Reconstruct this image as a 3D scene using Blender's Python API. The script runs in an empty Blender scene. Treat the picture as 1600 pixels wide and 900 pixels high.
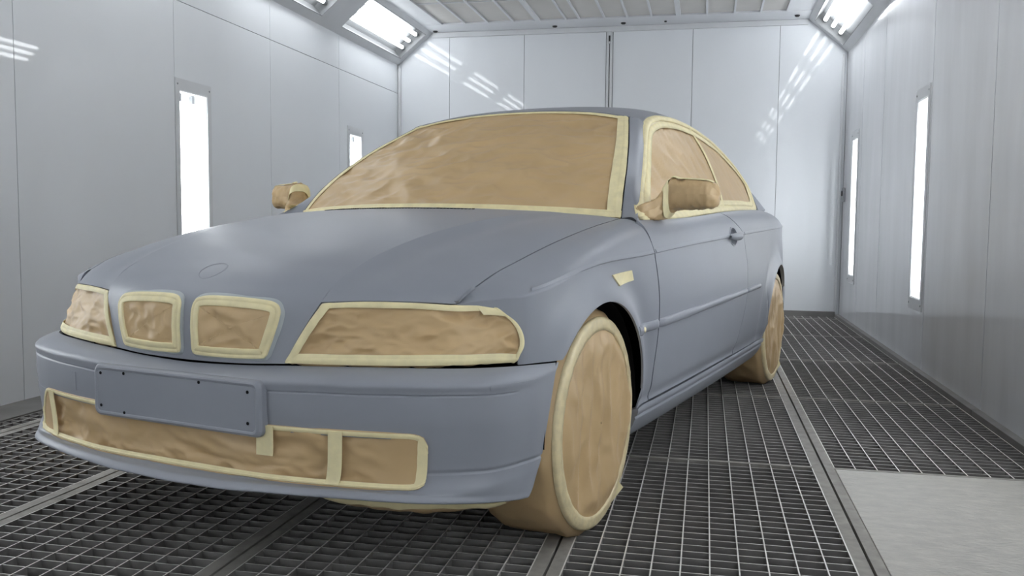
import bpy, math
import numpy as np
from mathutils import Matrix, Vector, noise

# ------------------------------------------------------------------ camera, world, exposure
S = bpy.context.scene
COL = S.collection
EXPOSURE = -0.36
YAW, PITCH, ROLL, FPX = math.radians(12.14), -0.0731, 0.0089, 1400.5
cam = bpy.data.cameras.new('camera')
cam_o = bpy.data.objects.new('camera', cam)
COL.objects.link(cam_o)
fw = Vector((-math.sin(YAW) * math.cos(PITCH), math.cos(YAW) * math.cos(PITCH), math.sin(PITCH)))
rt = fw.cross(Vector((0, 0, 1))).normalized()
up = rt.cross(fw)
r2 = rt * math.cos(ROLL) + up * math.sin(ROLL)
u2 = up * math.cos(ROLL) - rt * math.sin(ROLL)
m = Matrix((r2, u2, -fw)).transposed().to_4x4()
m.translation = Vector((0, 0, 0.8795))
cam_o.matrix_world = m
cam.sensor_fit = 'HORIZONTAL'
cam.sensor_width = 36.0
cam.lens = FPX / 1600 * 36.0
cam.clip_start = 0.05
S.camera = cam_o

world = bpy.data.worlds.new('world')
S.world = world
world.use_nodes = True
world.node_tree.nodes['Background'].inputs[0].default_value = (0.02, 0.02, 0.022, 1)
world.node_tree.nodes['Background'].inputs[1].default_value = 1.0
S.view_settings.view_transform = 'Standard'
S.view_settings.look = 'None'
S.view_settings.gamma = 1.0
S.view_settings.use_curve_mapping = False
S.view_settings.exposure = EXPOSURE
TUBE_W = 15.0          # emission of the ceiling tubes
WALL_TUBE_W = 30.0      # emission of the wall tubes

# ------------------------------------------------------------------ materials
def srgb(r, g, b):
    f = lambda c: (c / 255 / 12.92) if c / 255 <= 0.04045 else ((c / 255 + 0.055) / 1.055) ** 2.4
    return (f(r), f(g), f(b), 1)

def mat(name, col, rough=0.5, metal=0.0, spec=0.5, nscale=None, namt=0.15, bump=0.0, bscale=40.0, bdist=0.01,
        stretch=(1, 1, 1), emit=0.0, detail=4.0, rough_var=0.0, subsurf=0.0):
    ma = bpy.data.materials.new(name)
    ma.use_nodes = True
    nt = ma.node_tree
    b = nt.nodes['Principled BSDF']
    b.inputs['Base Color'].default_value = col
    b.inputs['Roughness'].default_value = rough
    b.inputs['Metallic'].default_value = metal
    b.inputs['Specular IOR Level'].default_value = spec
    if emit:
        b.inputs['Emission Color'].default_value = col
        b.inputs['Emission Strength'].default_value = emit
    if nscale or bump:
        tc = nt.nodes.new('ShaderNodeTexCoord')
        mp = nt.nodes.new('ShaderNodeMapping')
        mp.inputs['Scale'].default_value = stretch
        nt.links.new(tc.outputs['Object'], mp.inputs['Vector'])
    if nscale:
        n = nt.nodes.new('ShaderNodeTexNoise')
        n.inputs['Scale'].default_value = nscale
        n.inputs['Detail'].default_value = detail
        nt.links.new(mp.outputs[0], n.inputs['Vector'])
        mx = nt.nodes.new('ShaderNodeMix')
        mx.data_type = 'RGBA'
        lo = tuple(c * (1 - namt) for c in col[:3]) + (1,)
        hi = tuple(min(1, c * (1 + namt)) for c in col[:3]) + (1,)
        mx.inputs[6].default_value = lo
        mx.inputs[7].default_value = hi
        rmp = nt.nodes.new('ShaderNodeMapRange')
        rmp.inputs[1].default_value = 0.3
        rmp.inputs[2].default_value = 0.7
        nt.links.new(n.outputs['Fac'], rmp.inputs[0])
        nt.links.new(rmp.outputs[0], mx.inputs[0])
        nt.links.new(mx.outputs[2], b.inputs['Base Color'])
        if rough_var:
            r = nt.nodes.new('ShaderNodeMapRange')
            r.inputs[1].default_value = 0.3
            r.inputs[2].default_value = 0.7
            r.inputs[3].default_value = rough - rough_var
            r.inputs[4].default_value = rough + rough_var
            nt.links.new(n.outputs['Fac'], r.inputs[0])
            nt.links.new(r.outputs[0], b.inputs['Roughness'])
    if bump:
        n2 = nt.nodes.new('ShaderNodeTexNoise')
        n2.inputs['Scale'].default_value = bscale
        n2.inputs['Detail'].default_value = 5
        nt.links.new(mp.outputs[0], n2.inputs['Vector'])
        bp = nt.nodes.new('ShaderNodeBump')
        bp.inputs['Strength'].default_value = bump
        bp.inputs['Distance'].default_value = bdist
        nt.links.new(n2.outputs['Fac'], bp.inputs['Height'])
        nt.links.new(bp.outputs[0], b.inputs['Normal'])
    return ma

M = {}
M['primer'] = mat('grey primer', srgb(146, 150, 159), 0.42, spec=0.42, nscale=3.0, namt=0.03, bump=0.04, bscale=600, bdist=0.001)
M['paper'] = mat('brown masking paper', srgb(201, 172, 129), 0.46, spec=0.5, nscale=4, namt=0.07, bump=0.45, bscale=4.5, bdist=0.008, stretch=(1, 1, 1.5))
for nd in [n for n in M['paper'].node_tree.nodes if n.bl_idname == 'ShaderNodeTexNoise'][-1:]:
    nd.noise_type = 'RIDGED_MULTIFRACTAL'
    nd.inputs['Detail'].default_value = 1.6
    nd.inputs['Roughness'].default_value = 0.55
M['tape'] = mat('cream masking tape', srgb(244, 232, 186), 0.5, spec=0.4, nscale=30, namt=0.07, bump=0.25, bscale=70, bdist=0.002)
M['film'] = mat('clear tape over paper', srgb(230, 214, 172), 0.34, spec=0.5, nscale=30, namt=0.12, bump=0.5, bscale=60, bdist=0.004)
M['primed_tape'] = mat('overspray on tape', srgb(176, 182, 184), 0.5, nscale=25, namt=0.05)
M['wall'] = mat('white painted panel', srgb(227, 230, 234), 0.025, spec=0.35, nscale=1.2, namt=0.02, bump=0.002, bscale=2.2, bdist=0.02)
M['wall_dirty'] = mat('scuffed white panel', srgb(222, 224, 228), 0.10, spec=0.35, nscale=2.6, namt=0.06, bump=0.006, bscale=2.0, bdist=0.02, stretch=(1.8, 1.8, .4))
M['frame'] = mat('pale grey frame', srgb(206, 208, 211), 0.35, nscale=6, namt=0.03)
M['seam'] = mat('grey joint sealant', srgb(150, 152, 156), 0.6, nscale=10, namt=0.1)
M['beam'] = mat('white ceiling beam', srgb(222, 224, 228), 0.4, nscale=3, namt=0.02)
M['filter'] = mat('ceiling filter cloth', srgb(217, 215, 212), 0.9, spec=0.1, nscale=2.5, namt=0.05, bump=0.2, bscale=120, bdist=0.002)
M['dark'] = mat('dark cavity', (0.012, 0.012, 0.014, 1), 0.9, spec=0.1, nscale=5, namt=0.2)
M['rubber'] = mat('black knob', (0.015, 0.015, 0.016, 1), 0.5, nscale=20, namt=0.2)
M['steel_top'] = mat('pale grating steel', srgb(226, 224, 220), 0.4, metal=0.1, nscale=10, namt=0.12)
M['steel'] = mat('grey grating steel', srgb(118, 116, 114), 0.6, metal=0.0, spec=0.2, nscale=14, namt=0.2, rough_var=0.08)
M['channel'] = mat('worn steel channel', srgb(146, 143, 138), 0.6, metal=0.0, spec=0.2, nscale=22, namt=0.18, bump=0.15, bscale=60, bdist=0.002)
M['pit'] = mat('dusty filter under grating', srgb(50, 49, 48), 0.95, spec=0.1, nscale=9, namt=0.35)
M['kerb'] = mat('grey skirting strip', srgb(118, 116, 114), 0.6, nscale=8, namt=0.12)
M['slab'] = mat('floor plate', srgb(180, 177, 171), 0.4, spec=0.4, nscale=14, namt=0.16, bump=0.8, bscale=38, bdist=0.006, stretch=(1, 2.2, 1), rough_var=0.1)
M['reflector'] = mat('darkened lamp reflector', srgb(122, 124, 126), 0.35, nscale=4, namt=0.01)  # base colour darkened so light bouncing in the box leaves the tubes distinct
M['lamp_white'] = mat('white lamp housing', srgb(238, 240, 241), 0.5, nscale=4, namt=0.01)
M['tube'] = mat('lit fluorescent tube', (0.95, 0.98, 1.0, 1), 0.3, emit=TUBE_W)
M['wall_tube'] = mat('lit wall tube', (0.95, 0.98, 1.0, 1), 0.3, emit=WALL_TUBE_W)
M['metal_cap'] = mat('tube end cap', srgb(170, 172, 175), 0.3, metal=0.7, nscale=30, namt=0.05)

# ------------------------------------------------------------------ helpers
def link(name, me, ma=None, parent=None):
    o = bpy.data.objects.new(name, me)
    COL.objects.link(o)
    if ma is not None and me is not None and not me.materials:
        me.materials.append(ma)
    if parent is not None:
        o.parent = parent
    return o

def tag(o, label=None, cat=None, group=None, kind=None):
    if label: o['label'] = label
    if cat: o['category'] = cat
    if group: o['group'] = group
    if kind: o['kind'] = kind
    return o

def empty(name, loc=(0, 0, 0), rz=0.0):
    o = bpy.data.objects.new(name, None)
    o.empty_display_size = 0.2
    COL.objects.link(o)
    o.location = loc
    o.rotation_euler = (0, 0, rz)
    return o

def mesh(name, V, F, smooth=False):
    me = bpy.data.meshes.new(name)
    me.from_pydata([tuple(map(float, v)) for v in V], [], [tuple(map(int, f)) for f in F])
    me.validate()
    if smooth:
        me.polygons.foreach_set('use_smooth', [True] * len(me.polygons))
    me.update()
    return me

class MB:
    """collects boxes and tubes into one mesh"""
    def __init__(s): s.V = []; s.F = []
    def box(s, a, b):
        n = len(s.V)
        (x0, y0, z0), (x1, y1, z1) = a, b
        s.V += [(x0, y0, z0), (x1, y0, z0), (x1, y1, z0), (x0, y1, z0), (x0, y0, z1), (x1, y0, z1), (x1, y1, z1), (x0, y1, z1)]
        s.F += [tuple(n + i for i in f) for f in ((0, 3, 2, 1), (4, 5, 6, 7), (0, 1, 5, 4), (1, 2, 6, 5), (2, 3, 7, 6), (3, 0, 4, 7))]
        return s
    def cyl(s, p, q, r, n=10):
        p, q = Vector(p), Vector(q)
        d = (q - p).normalized()
        a = d.orthogonal().normalized(); b = d.cross(a)
        k = len(s.V)
        for c in (p, q):
            for i in range(n):
                t = 2 * math.pi * i / n
                s.V.append(tuple(c + a * (r * math.cos(t)) + b * (r * math.sin(t))))
        for i in range(n):
            j = (i + 1) % n
            s.F.append((k + i, k + j, k + n + j, k + n + i))
        s.F.append(tuple(k + i for i in range(n))[::-1])
        s.F.append(tuple(k + n + i for i in range(n)))
        return s
    def build(s, name, ma, parent=None, smooth=False):
        return link(name, mesh(name, s.V, s.F, smooth), ma, parent)

def box(name, a, b, ma, parent=None, bev=0.0):
    o = MB().box(a, b).build(name, ma, parent)
    if bev:
        md = o.modifiers.new('bevel', 'BEVEL'); md.width = bev; md.segments = 2
    return o

def cr1(P, t):
    """Catmull-Rom through P (k,d) at parameters t in 0..1 (uniform knots)"""
    P = np.asarray(P, float)
    k = len(P)
    Q = np.vstack([2 * P[:1] - P[1:2], P, 2 * P[-1:] - P[-2:-1]])
    x = np.clip(np.asarray(t, float), 0, 1) * (k - 1)
    i = np.minimum(x.astype(int), k - 2)
    f = (x - i)
    f = f.reshape(f.shape + (1,) * (P.ndim - 1))
    a, b, c, d = Q[i], Q[i + 1], Q[i + 2], Q[i + 3]
    return 0.5 * (2 * b + (c - a) * f + (2 * a - 5 * b + 4 * c - d) * f * f + (3 * b - a - 3 * c + d) * f ** 3)

def chord_eval(C, t):
    k = np.concatenate([[0], np.cumsum(np.linalg.norm(np.diff(C, axis=0), axis=2).mean(1))])
    k = k / k[-1]
    d = np.gradient(C, k, axis=0)
    i = np.clip(np.searchsorted(k, t, 'right') - 1, 0, len(k) - 2)
    h = (k[i + 1] - k[i])[:, None, None]
    f = (t - k[i])[:, None, None] / h
    return C[i] * (2 * f ** 3 - 3 * f ** 2 + 1) + d[i] * h * (f ** 3 - 2 * f ** 2 + f) + C[i + 1] * (-2 * f ** 3 + 3 * f ** 2) + d[i + 1] * h * (f ** 3 - f ** 2)

def grid_surf(ctrl, nu, nv, us=None, vs=None, chord=False):
    C = np.asarray(ctrl, float)
    if chord:
        A = chord_eval(C, np.linspace(0, 1, nu))
        return np.swapaxes(chord_eval(np.swapaxes(A, 0, 1), np.linspace(0, 1, nv)), 0, 1)
    us = np.linspace(0, 1, nu) if us is None else np.asarray(us)
    vs = np.linspace(0, 1, nv) if vs is None else np.asarray(vs)
    A = cr1(C, us)
    B = cr1(np.swapaxes(A, 0, 1), vs)
    return np.swapaxes(B, 0, 1)

CENTRE = np.array([-1.4, 0.0, 0.55])

def normals(P):
    du = np.gradient(P, axis=0); dv = np.gradient(P, axis=1)
    n = np.cross(du, dv)
    l = np.linalg.norm(n, axis=2, keepdims=True)
    n = n / np.maximum(l, 1e-9)
    return n

def out_normals(P, ref=None):
    ref = CENTRE if ref is None else np.asarray(ref)
    n = normals(P)
    s = np.sum(n * (P - ref))
    return n if s >= 0 else -n

def grid_obj(name, P, ma, parent=None, flange=0.012, ref=None, smooth=True, lift=0.0, keep=None):
    """a smooth sheet with returned edges; ref is a point on its inner side"""
    P = np.asarray(P, float)
    n = out_normals(P, ref)
    if lift: P = P + n * lift
    nu, nv = P.shape[:2]
    V = list(P.reshape(-1, 3))
    flip = np.sum(normals(P) * n) < 0
    F = []
    for i in range(nu - 1):
        for j in range(nv - 1):
            if keep is not None and not keep[i][j]: continue
            a, b, c, d = i * nv + j, (i + 1) * nv + j, (i + 1) * nv + j + 1, i * nv + j + 1
            F.append((a, d, c, b) if flip else (a, b, c, d))
    if flange:
        loop = [(i, 0) for i in range(nu)] + [(nu - 1, j) for j in range(1, nv)] + [(i, nv - 1) for i in range(nu - 2, -1, -1)] + [(0, j) for j in range(nv - 2, 0, -1)]
        k0 = len(V)
        for (i, j) in loop: V.append(P[i, j])
        for (i, j) in loop: V.append(P[i, j] - n[i, j] * flange)
        L = len(loop)
        for k in range(L):
            q = (k + 1) % L
            f = (k0 + k, k0 + L + k, k0 + L + q, k0 + q)
            F.append(f[::-1] if not flip else f)
    return link(name, mesh(name, V, F, smooth), ma, parent)

def mirrored(P):
    return np.asarray(P, float) * np.array([1, -1, 1])

def wrinkle(P, amp, scale=9.0, seed=0.0, ref=None, edge=True, aniso=(1, 1, 1), ridge=0.6, bias=0.32):
    """crumpled paper: displace a sheet along its normal, edges left where they are"""
    n = out_normals(P, ref)
    nu, nv = P.shape[:2]
    Q = P.copy()
    for i in range(nu):
        for j in range(nv):
            e = 1.0
            if edge:
                a = min(i, nu - 1 - i) / max(1, nu * 0.08); b = min(j, nv - 1 - j) / max(1, nv * 0.08)
                e = min(1.0, a, b)
            p = Vector([P[i, j, k] * scale * aniso[k] + seed for k in range(3)])
            w = noise.noise(p)
            r = 1 - abs(noise.noise(p * 1.9 + Vector((7, 3, 1)))) * 2
            r2_ = 1 - abs(noise.noise(p * 4.1 + Vector((1, 9, 4)))) * 2
            Q[i, j] += n[i, j] * amp * e * ((1 - ridge) * w + ridge * (0.62 * (r - 0.5) + 0.33 * (r2_ - 0.5)) - bias)
    return Q

# ================================================================== THE SETTING (world: X right, Y into the booth, Z up)
XL, XR, YB, YF = -3.19, 1.272, 9.07, -3.6
ZE, ZC = 2.508, 2.83          # eaves of the sloping light coves, flat ceiling
CXL, CXR = -2.815, 0.905      # edges of the flat ceiling

# ---- floor: pit, channels, grating panels, floor plate
floor = empty('floor'); tag(floor, 'dark steel grating floor with pale channels', None, None, 'structure')
box('pit_bed', (XL - .1, YF, -0.16), (XR + .1, YB + .05, -0.10), M['pit'], floor)
chan_x = [-2.80, -1.99, -1.178, -0.374, 0.44]
for i, cx in enumerate(chan_x):
    y0, y1 = YF, YB - 0.02
    for s in (-1, 1):
        a, b = (cx - 0.040, cx - 0.004) if s < 0 else (cx + 0.004, cx + 0.036)
        box('support_channel', (a, y0, -0.09), (b, y1, 0.0), M['channel'], floor)
    box('channel_gap', (cx - 0.006, y0, -0.09), (cx + 0.006, y1, -0.03), M['dark'], floor)

def grating_mesh(w, l, nx, ny):
    b = MB()
    t, h = 0.0019, 0.032
    for i in range(nx + 1):
        x = w * i / nx
        x = min(max(x, t), w - t)
        b.box((x - t, 0, -h), (x + t, l, -0.0005))
    for j in range(ny + 1):
        y = min(max(l * j / ny, t), l - t)
        b.box((0, y - t * .8, -h), (w, y + t * .8, -0.002))
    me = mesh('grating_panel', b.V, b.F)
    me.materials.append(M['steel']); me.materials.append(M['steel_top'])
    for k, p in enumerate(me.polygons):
        if p.normal.z > .9: p.material_index = 1  # upward faces take the paler steel, bar sides the darker
    return me

rows_y = [-0.71, 0.55, 1.80, 3.372, 4.735, 6.09, 7.45, 8.81]
G_SPANS = [(-2.95, -2.84), (-2.764, -2.03), (-1.954, -1.218), (-1.142, -0.414), (-0.338, 0.40), (0.476, 1.228)]
gm = {}
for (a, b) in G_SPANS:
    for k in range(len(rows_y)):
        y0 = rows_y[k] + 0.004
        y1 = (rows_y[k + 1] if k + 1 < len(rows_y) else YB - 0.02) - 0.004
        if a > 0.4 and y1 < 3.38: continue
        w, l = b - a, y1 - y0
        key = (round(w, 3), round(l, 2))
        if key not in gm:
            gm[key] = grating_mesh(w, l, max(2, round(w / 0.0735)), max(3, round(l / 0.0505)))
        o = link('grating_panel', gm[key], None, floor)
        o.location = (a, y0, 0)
# joint bars between rows
for y in rows_y[1:]:
    for (a, b) in G_SPANS[1:]:
        if a > 0.4 and y < 3.3: continue
        box('joint_bar', (a, y - 0.010, -0.03), (b, y + 0.010, 0.0), M['channel'], floor)
box('floor_plate', (0.478, YF, -0.03), (XR - 0.01, 3.372 - 0.012, 0.0), M['slab'], floor, 0.002)
box('floor_plate', (-2.95, YF, -0.03), (0.40, -0.74, 0.0), M['slab'], floor, 0.002)
# ledges along the walls
box('trim_1', (XL, YF, -0.1), (-2.955, YB, 0.006), M['kerb']); tag(bpy.data.objects['trim_1'], 'grey ledge along the left wall', None, None, 'structure')
kb = empty('baseboard_right', (0, 0, 0)); tag(kb, 'grey skirting strip along the right wall', None, None, 'structure')
yy = YB
for y in (7.17, 5.685, 4.49, 3.2, 1.9, YF):
    box('skirting_length', (1.232, y + 0.003, -0.1), (XR, yy - 0.003, 0.026), M['kerb'], kb, 0.002); yy = y
bk = box('baseboard_back', (XL, YB - 0.035, -0.1), (1.232, YB, 0.05), M['kerb'], None, 0.003); tag(bk, 'grey skirting strip along the back wall', None, None, 'structure')

# ---- walls of upright panels with narrow joints
def wall_x(name, label, X, out, joints, ztop, material, lights, hj=None):
    """wall in a plane X = const; out is +1/-1, the way the wall's back points. lights: (y0,y1,z0,z1) openings"""
    w = empty(name, (X, 0, 0)); tag(w, label, None, None, 'structure')
    box('wall_backing', (0.13 if out > 0 else -0.15, YF, -0.1), (0.15 if out > 0 else -0.13, YB, ztop), M['seam'], w)
    g = 0.0022 if out < 0 else 0.0042
    for a, b in zip(joints[:-1], joints[1:]):
        rects = [(a + g, b - g, -0.02, ztop)]
        for (y0, y1, z0, z1) in lights:
            nr = []
            for (p, q, r, s) in rects:
                if y0 < q and y1 > p:
                    p2, q2 = max(p, y0), min(q, y1)
                    if y0 > p: nr.append((p, y0, r, s))
                    if y1 < q: nr.append((y1, q, r, s))
                    nr.append((p2, q2, r, z0)); nr.append((p2, q2, z1, s))
                else: nr.append((p, q, r, s))
            rects = nr
        if hj:
            nr = []
            for (p, q, r, s) in rects:
                if r < hj - 0.05 and s > hj + 0.05: nr += [(p, q, r, hj - g), (p, q, hj + g, s)]
                else: nr.append((p, q, r, s))
            rects = nr
        up_, lo_ = MB(), MB()
        for (p, q, r, s) in rects:
            if q - p < 0.002: continue
            tgt = up_ if hj and r > hj - 0.02 else lo_
            xs = sorted((0.0, 0.02 * out))
            tgt.box((xs[0], p, r), (xs[1], q, s))
        for t in (lo_, up_):
            if t.V: t.build('wall_panel', material, w)
    return w

jl = [YF, -1.35, -0.1, 1.16, 2.42, 3.68, 4.985, 6.225, 7.505, YB]
jr = [YF, -2.0, -0.75, 0.5, 1.8, 3.05, 4.50, 5.685, 7.172, 8.11, YB]
WL_L = [(5.03, 5.345, 0.40, 1.675), (7.735, 8.02, 0.40, 1.67), (2.35, 2.665, 0.40, 1.675), (-0.3, 0.015, 0.40, 1.675), (-2.95, -2.635, 0.40, 1.675)]  # last three are out of view, added to even out the light
WL_R = [(5.765, 6.03, 0.435, 1.648), (8.28, 8.55, 0.435, 1.64), (3.1, 3.365, 0.435, 1.648), (0.6, 0.865, 0.435, 1.648), (-1.9, -1.635, 0.435, 1.648)]  # here too the last three are unseen, added for flatter light
wl = wall_x('wall_left', 'white panelled wall on the left of the booth', XL, -1, jl, ZE, M['wall'], WL_L, 2.215)
wr = wall_x('wall_right', 'scuffed white panelled wall on the right of the booth', XR, 1, jr, ZE, M['wall_dirty'], WL_R, None)

wb = empty('wall_back', (0, YB, 0)); tag(wb, 'white panelled back wall behind the car', None, None, 'structure')
box('wall_backing', (XL - .05, 0.02, -0.1), (XR + .05, 0.05, ZC + .1), M['seam'], wb)
jb = [XL, -2.632, -1.845, -1.012, -0.945, -0.166, 0.652, XR]
for a, b in zip(jb[:-1], jb[1:]):
    if abs(a + 1.012) < 0.01: continue
    V = []
    def top_at(x):
        if x < CXL: return ZE + (x - XL) / (CXL - XL) * (ZC - ZE)
        if x > CXR: return ZE + (XR - x) / (XR - CXR) * (ZC - ZE)
        return ZC
    xs = sorted({a + .0022, b - .0022} | {x for x in (CXL, CXR) if a < x < b})
    V = [(x, 0.0, -0.02) for x in xs] + [(x, 0.0, top_at(x)) for x in xs]
    n = len(xs)
    V += [(x, 0.02, z) for (x, y, z) in V]
    F = []
    for i in range(n - 1):
        F += [(i, i + 1, n + i + 1, n + i), (2 * n + i + 1, 2 * n + i, 3 * n + i, 3 * n + i + 1)]
    F += [(0, n, 3 * n, 2 * n), (n - 1, 2 * n + n - 1, 3 * n + n - 1, n + n - 1)]
    link('wall_panel', mesh('wall_panel', V, F), M['wall'], wb)
# double-leaf seam with its bolt
ds = box('door_seam', (-1.008, -0.012, 0.0), (-0.984, 0.01, 2.80), M['frame'], wb, .002)
box('door_seam', (-0.974, -0.012, 0.0), (-0.948, 0.01, 2.80), M['frame'], wb, .002)
box('bolt_plate', (-0.992, -0.02, 2.66), (-0.964, -0.010, 2.785), M['frame'], wb, .003)
MB().cyl((-0.978, -0.026, 2.68), (-0.978, -0.026, 2.735), 0.008).build('bolt', M['rubber'], wb)
box('top_rail', (CXL, -0.03, 2.775), (CXR, 0.0, 2.825), M['frame'], wb, .003)
# corner posts
tp = box('trim_2', (1.222, YB - 0.03, 0.0), (1.245, YB - 0.004, ZE - .02), M['frame'], None, .003); tag(tp, 'pale corner post at the right end of the back wall', None, None, 'structure')
tp = box('trim_3', (XL + .004, YB - 0.03, 0.0), (XL + .035, YB - 0.004, ZE), M['frame'], None, .003); tag(tp, 'pale corner post at the left end of the back wall', None, None, 'structure')
la = box('latch', (XR - 0.024, YB - 0.15, 1.10), (XR - 0.002, YB - 0.11, 1.23), M['seam'], None, .004)
box('latch_tongue', (XR - 0.034, YB - 0.145, 1.155), (XR - 0.02, YB - 0.12, 1.20), M['rubber'], la, .002)
tag(la, 'small dark metal latch in the corner beside the right wall', 'latch')
wf = empty('wall_front', (0, YF, 0)); tag(wf, 'white panelled wall behind the viewer', None, None, 'structure')
for a, b in zip(jb[:-1], jb[1:]):
    box('wall_panel', (a + .003, -0.03, -0.02), (b - .003, 0.0, ZC), M['wall'], wf)

# ---- ceiling: beam, T-bars and filter panels
ceil = empty('ceiling', (0, 0, 0)); tag(ceil, 'white ceiling of filter panels held by thin bars', None, None, 'structure')
box('beam', (CXL, 8.69, ZC - 0.004), (CXR, YB, ZC + .10), M['beam'], ceil, .003)
bar_x = [-2.61, -2.365, -2.135, -1.88, -1.633, -1.363, -1.234, -0.992, -0.775, -0.548, -0.298, -0.036, 0.212, 0.447, 0.68]
for i, x in enumerate(bar_x):
    w = 0.022 if i in (4, 10) else 0.0085
    box('ceiling_bar', (x - w, YF, ZC - (0.012 if w > .01 else 0.006)), (x + w, 8.69, ZC + 0.03), M['beam'], ceil)
box('ceiling_edge', (CXL, YF, ZC), (-2.62, 8.69, ZC + .03), M['beam'], ceil)
box('ceiling_edge', (0.69, YF, ZC), (CXR, 8.69, ZC + .03), M['beam'], ceil)
cy = [8.69 - 0.80 * k for k in range(16)]
pm = {}
for k in range(15):
    y1, y0 = cy[k], cy[k + 1]
    box('cross_bar', (bar_x[0], y0 - .006, ZC + .001), (bar_x[-1], y0 + .006, ZC + .03), M['beam'], ceil)
    for a, b in zip(bar_x[:-1], bar_x[1:]):
        w = round(b - a, 3)
        if w not in pm:
            P = np.zeros((5, 5, 3))
            for i in range(5):
                for j in range(5):
                    s, t = i / 4, j / 4
                    P[i, j] = (s * w, t * 0.8, 0.012 - 0.010 * math.sin(math.pi * s) * math.sin(math.pi * t))
            V = [tuple(p) for p in P.reshape(-1, 3)]
            F = [(i * 5 + j, i * 5 + j + 1, (i + 1) * 5 + j + 1, (i + 1) * 5 + j) for i in range(4) for j in range(4)]
            pm[w] = mesh('filter_panel', V, F, True); pm[w].materials.append(M['filter'])
        o = link('filter_panel', pm[w], None, ceil); o.location = (a, y0, ZC)
box('roof_cover', (XL - .1, YF, ZC + 0.11), (XR + .1, YB + .05, ZC + .14), M['frame'], ceil)
for x, y in ((-2.755, 8.965), (-1.512, 8.94), (-0.832, 8.912), (0.785, 8.87)):
    k = MB().cyl((x, y, ZC - 0.004), (x, y, ZC - .012), 0.024, 12).cyl((x, y, ZC - .012), (x, y, ZC - .018), 0.017, 12).build('knob', M['rubber'], ceil)
MB().cyl((-0.426, 8.9, ZC - 0.004), (-0.426, 8.9, ZC - .016), 0.012, 10).build('knob', M['rubber'], ceil)

# ---- sloping light coves
def cove(side):
    """frame strips of the sloping cove; boxes of tubes are things of their own"""
    x0, x1 = (XL, CXL) if side < 0 else (XR, CXR)
    return x0, x1
BOXES = [7.43, 5.48, 3.53, 1.58, -0.37, -2.32]
BL = 1.545
ORD = ['nearest the back wall', 'second from the back wall', 'third from the back wall', 'fourth from the back wall', 'fifth from the back wall', 'farthest from the back wall']
for side, nm in ((-1, 'left'), (1, 'right')):
    x0, x1 = cove(side)
    d = Vector((x1 - x0, 0, ZC - ZE)); Ls = d.length; d.normalize()
    nrm = Vector((-d.z, 0, d.x)) if side > 0 else Vector((d.z, 0, -d.x))   # into the booth
    if nrm.z > 0: nrm = -nrm
    O = Vector((x0, 0, ZE))
    def PT(s, y, h):   # s along the slope 0..Ls, h out of the plane
        return O + d * s + Vector((0, y, 0)) + nrm * h
    def slab(mb, s0, s1, y0, y1, h0, h1):
        k = len(mb.V)
        for h in (h0, h1):
            for (s, y) in ((s0, y0), (s1, y0), (s1, y1), (s0, y1)): mb.V.append(tuple(PT(s, y, h)))
        mb.F += [tuple(k + i for i in f) for f in ((0, 3, 2, 1), (4, 5, 6, 7), (0, 1, 5, 4), (1, 2, 6, 5), (2, 3, 7, 6), (3, 0, 4, 7))]
    cw = empty('trim_4' if side < 0 else 'trim_5'); tag(cw, 'pale sloping cove between %s wall and ceiling' % nm, None, None, 'structure')
    sa, sb = 0.075, Ls - 0.055
    for (s0, s1) in ((-.02, sa), (sb, Ls + .02)):
        mb = MB(); slab(mb, s0, s1, YF, YB, -0.02, 0.0); mb.build('cove_rail', M['frame'], cw)
    ys = [YB] + sum([[b + BL, b] for b in BOXES], []) + [YF]
    for k in range(0, len(ys), 2):
        mb = MB(); slab(mb, sa, sb, ys[k + 1], ys[k], -0.02, 0.0); mb.build('cove_cross_piece', M['frame'], cw)
    mb = MB(); slab(mb, -.02, Ls + .02, YF, YB, -0.16, -0.15); mb.build('cove_backing', M['frame'], cw)
    for k, y0 in enumerate(BOXES):
        y1 = y0 + BL
        t = empty('ceiling_light', tuple(PT((sa + sb) / 2, (y0 + y1) / 2, -0.05)))
        bpy.context.view_layer.update()
        inv = Matrix.Translation(t.location).inverted()
        tag(t, 'three-tube light box in the sloping cove above the %s wall, %s' % (nm, ORD[k]), 'light', 'tube light boxes in the sloping coves')
        def part(mb, name, ma, sm=False):
            mb.V = [tuple(inv @ Vector(v)) for v in mb.V]
            return mb.build(name, ma, t, sm)
        mb = MB(); slab(mb, sa + .002, sb - .002, y0 + .002, y1 - .002, -0.115, -0.105)
        slab(mb, sa + .001, sa + .006, y0, y1, -0.115, -0.002); slab(mb, sb - .006, sb - .001, y0, y1, -0.115, -0.002)
        slab(mb, sa, sb, y0 + .001, y0 + .006, -0.115, -0.002); slab(mb, sa, sb, y1 - .006, y1 - .001, -0.115, -0.002)
        part(mb, 'reflector', M['reflector'])
        n = 3
        for i in range(n):
            s = sa + (sb - sa) * (0.27 + 0.26 * i)
            tb = MB().cyl(PT(s, y0 + .055, -0.062), PT(s, y1 - .055, -0.062), 0.018, 12)
            tu = part(tb, 'tube', M['tube'], True)
            part(MB().cyl(PT(s, y0 + .008, -0.062), PT(s, y0 + .055, -0.062), 0.0195, 12), 'tube_holder', M['metal_cap'])
            part(MB().cyl(PT(s, y1 - .055, -0.062), PT(s, y1 - .008, -0.062), 0.0195, 12), 'tube_holder', M['metal_cap'])

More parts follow.
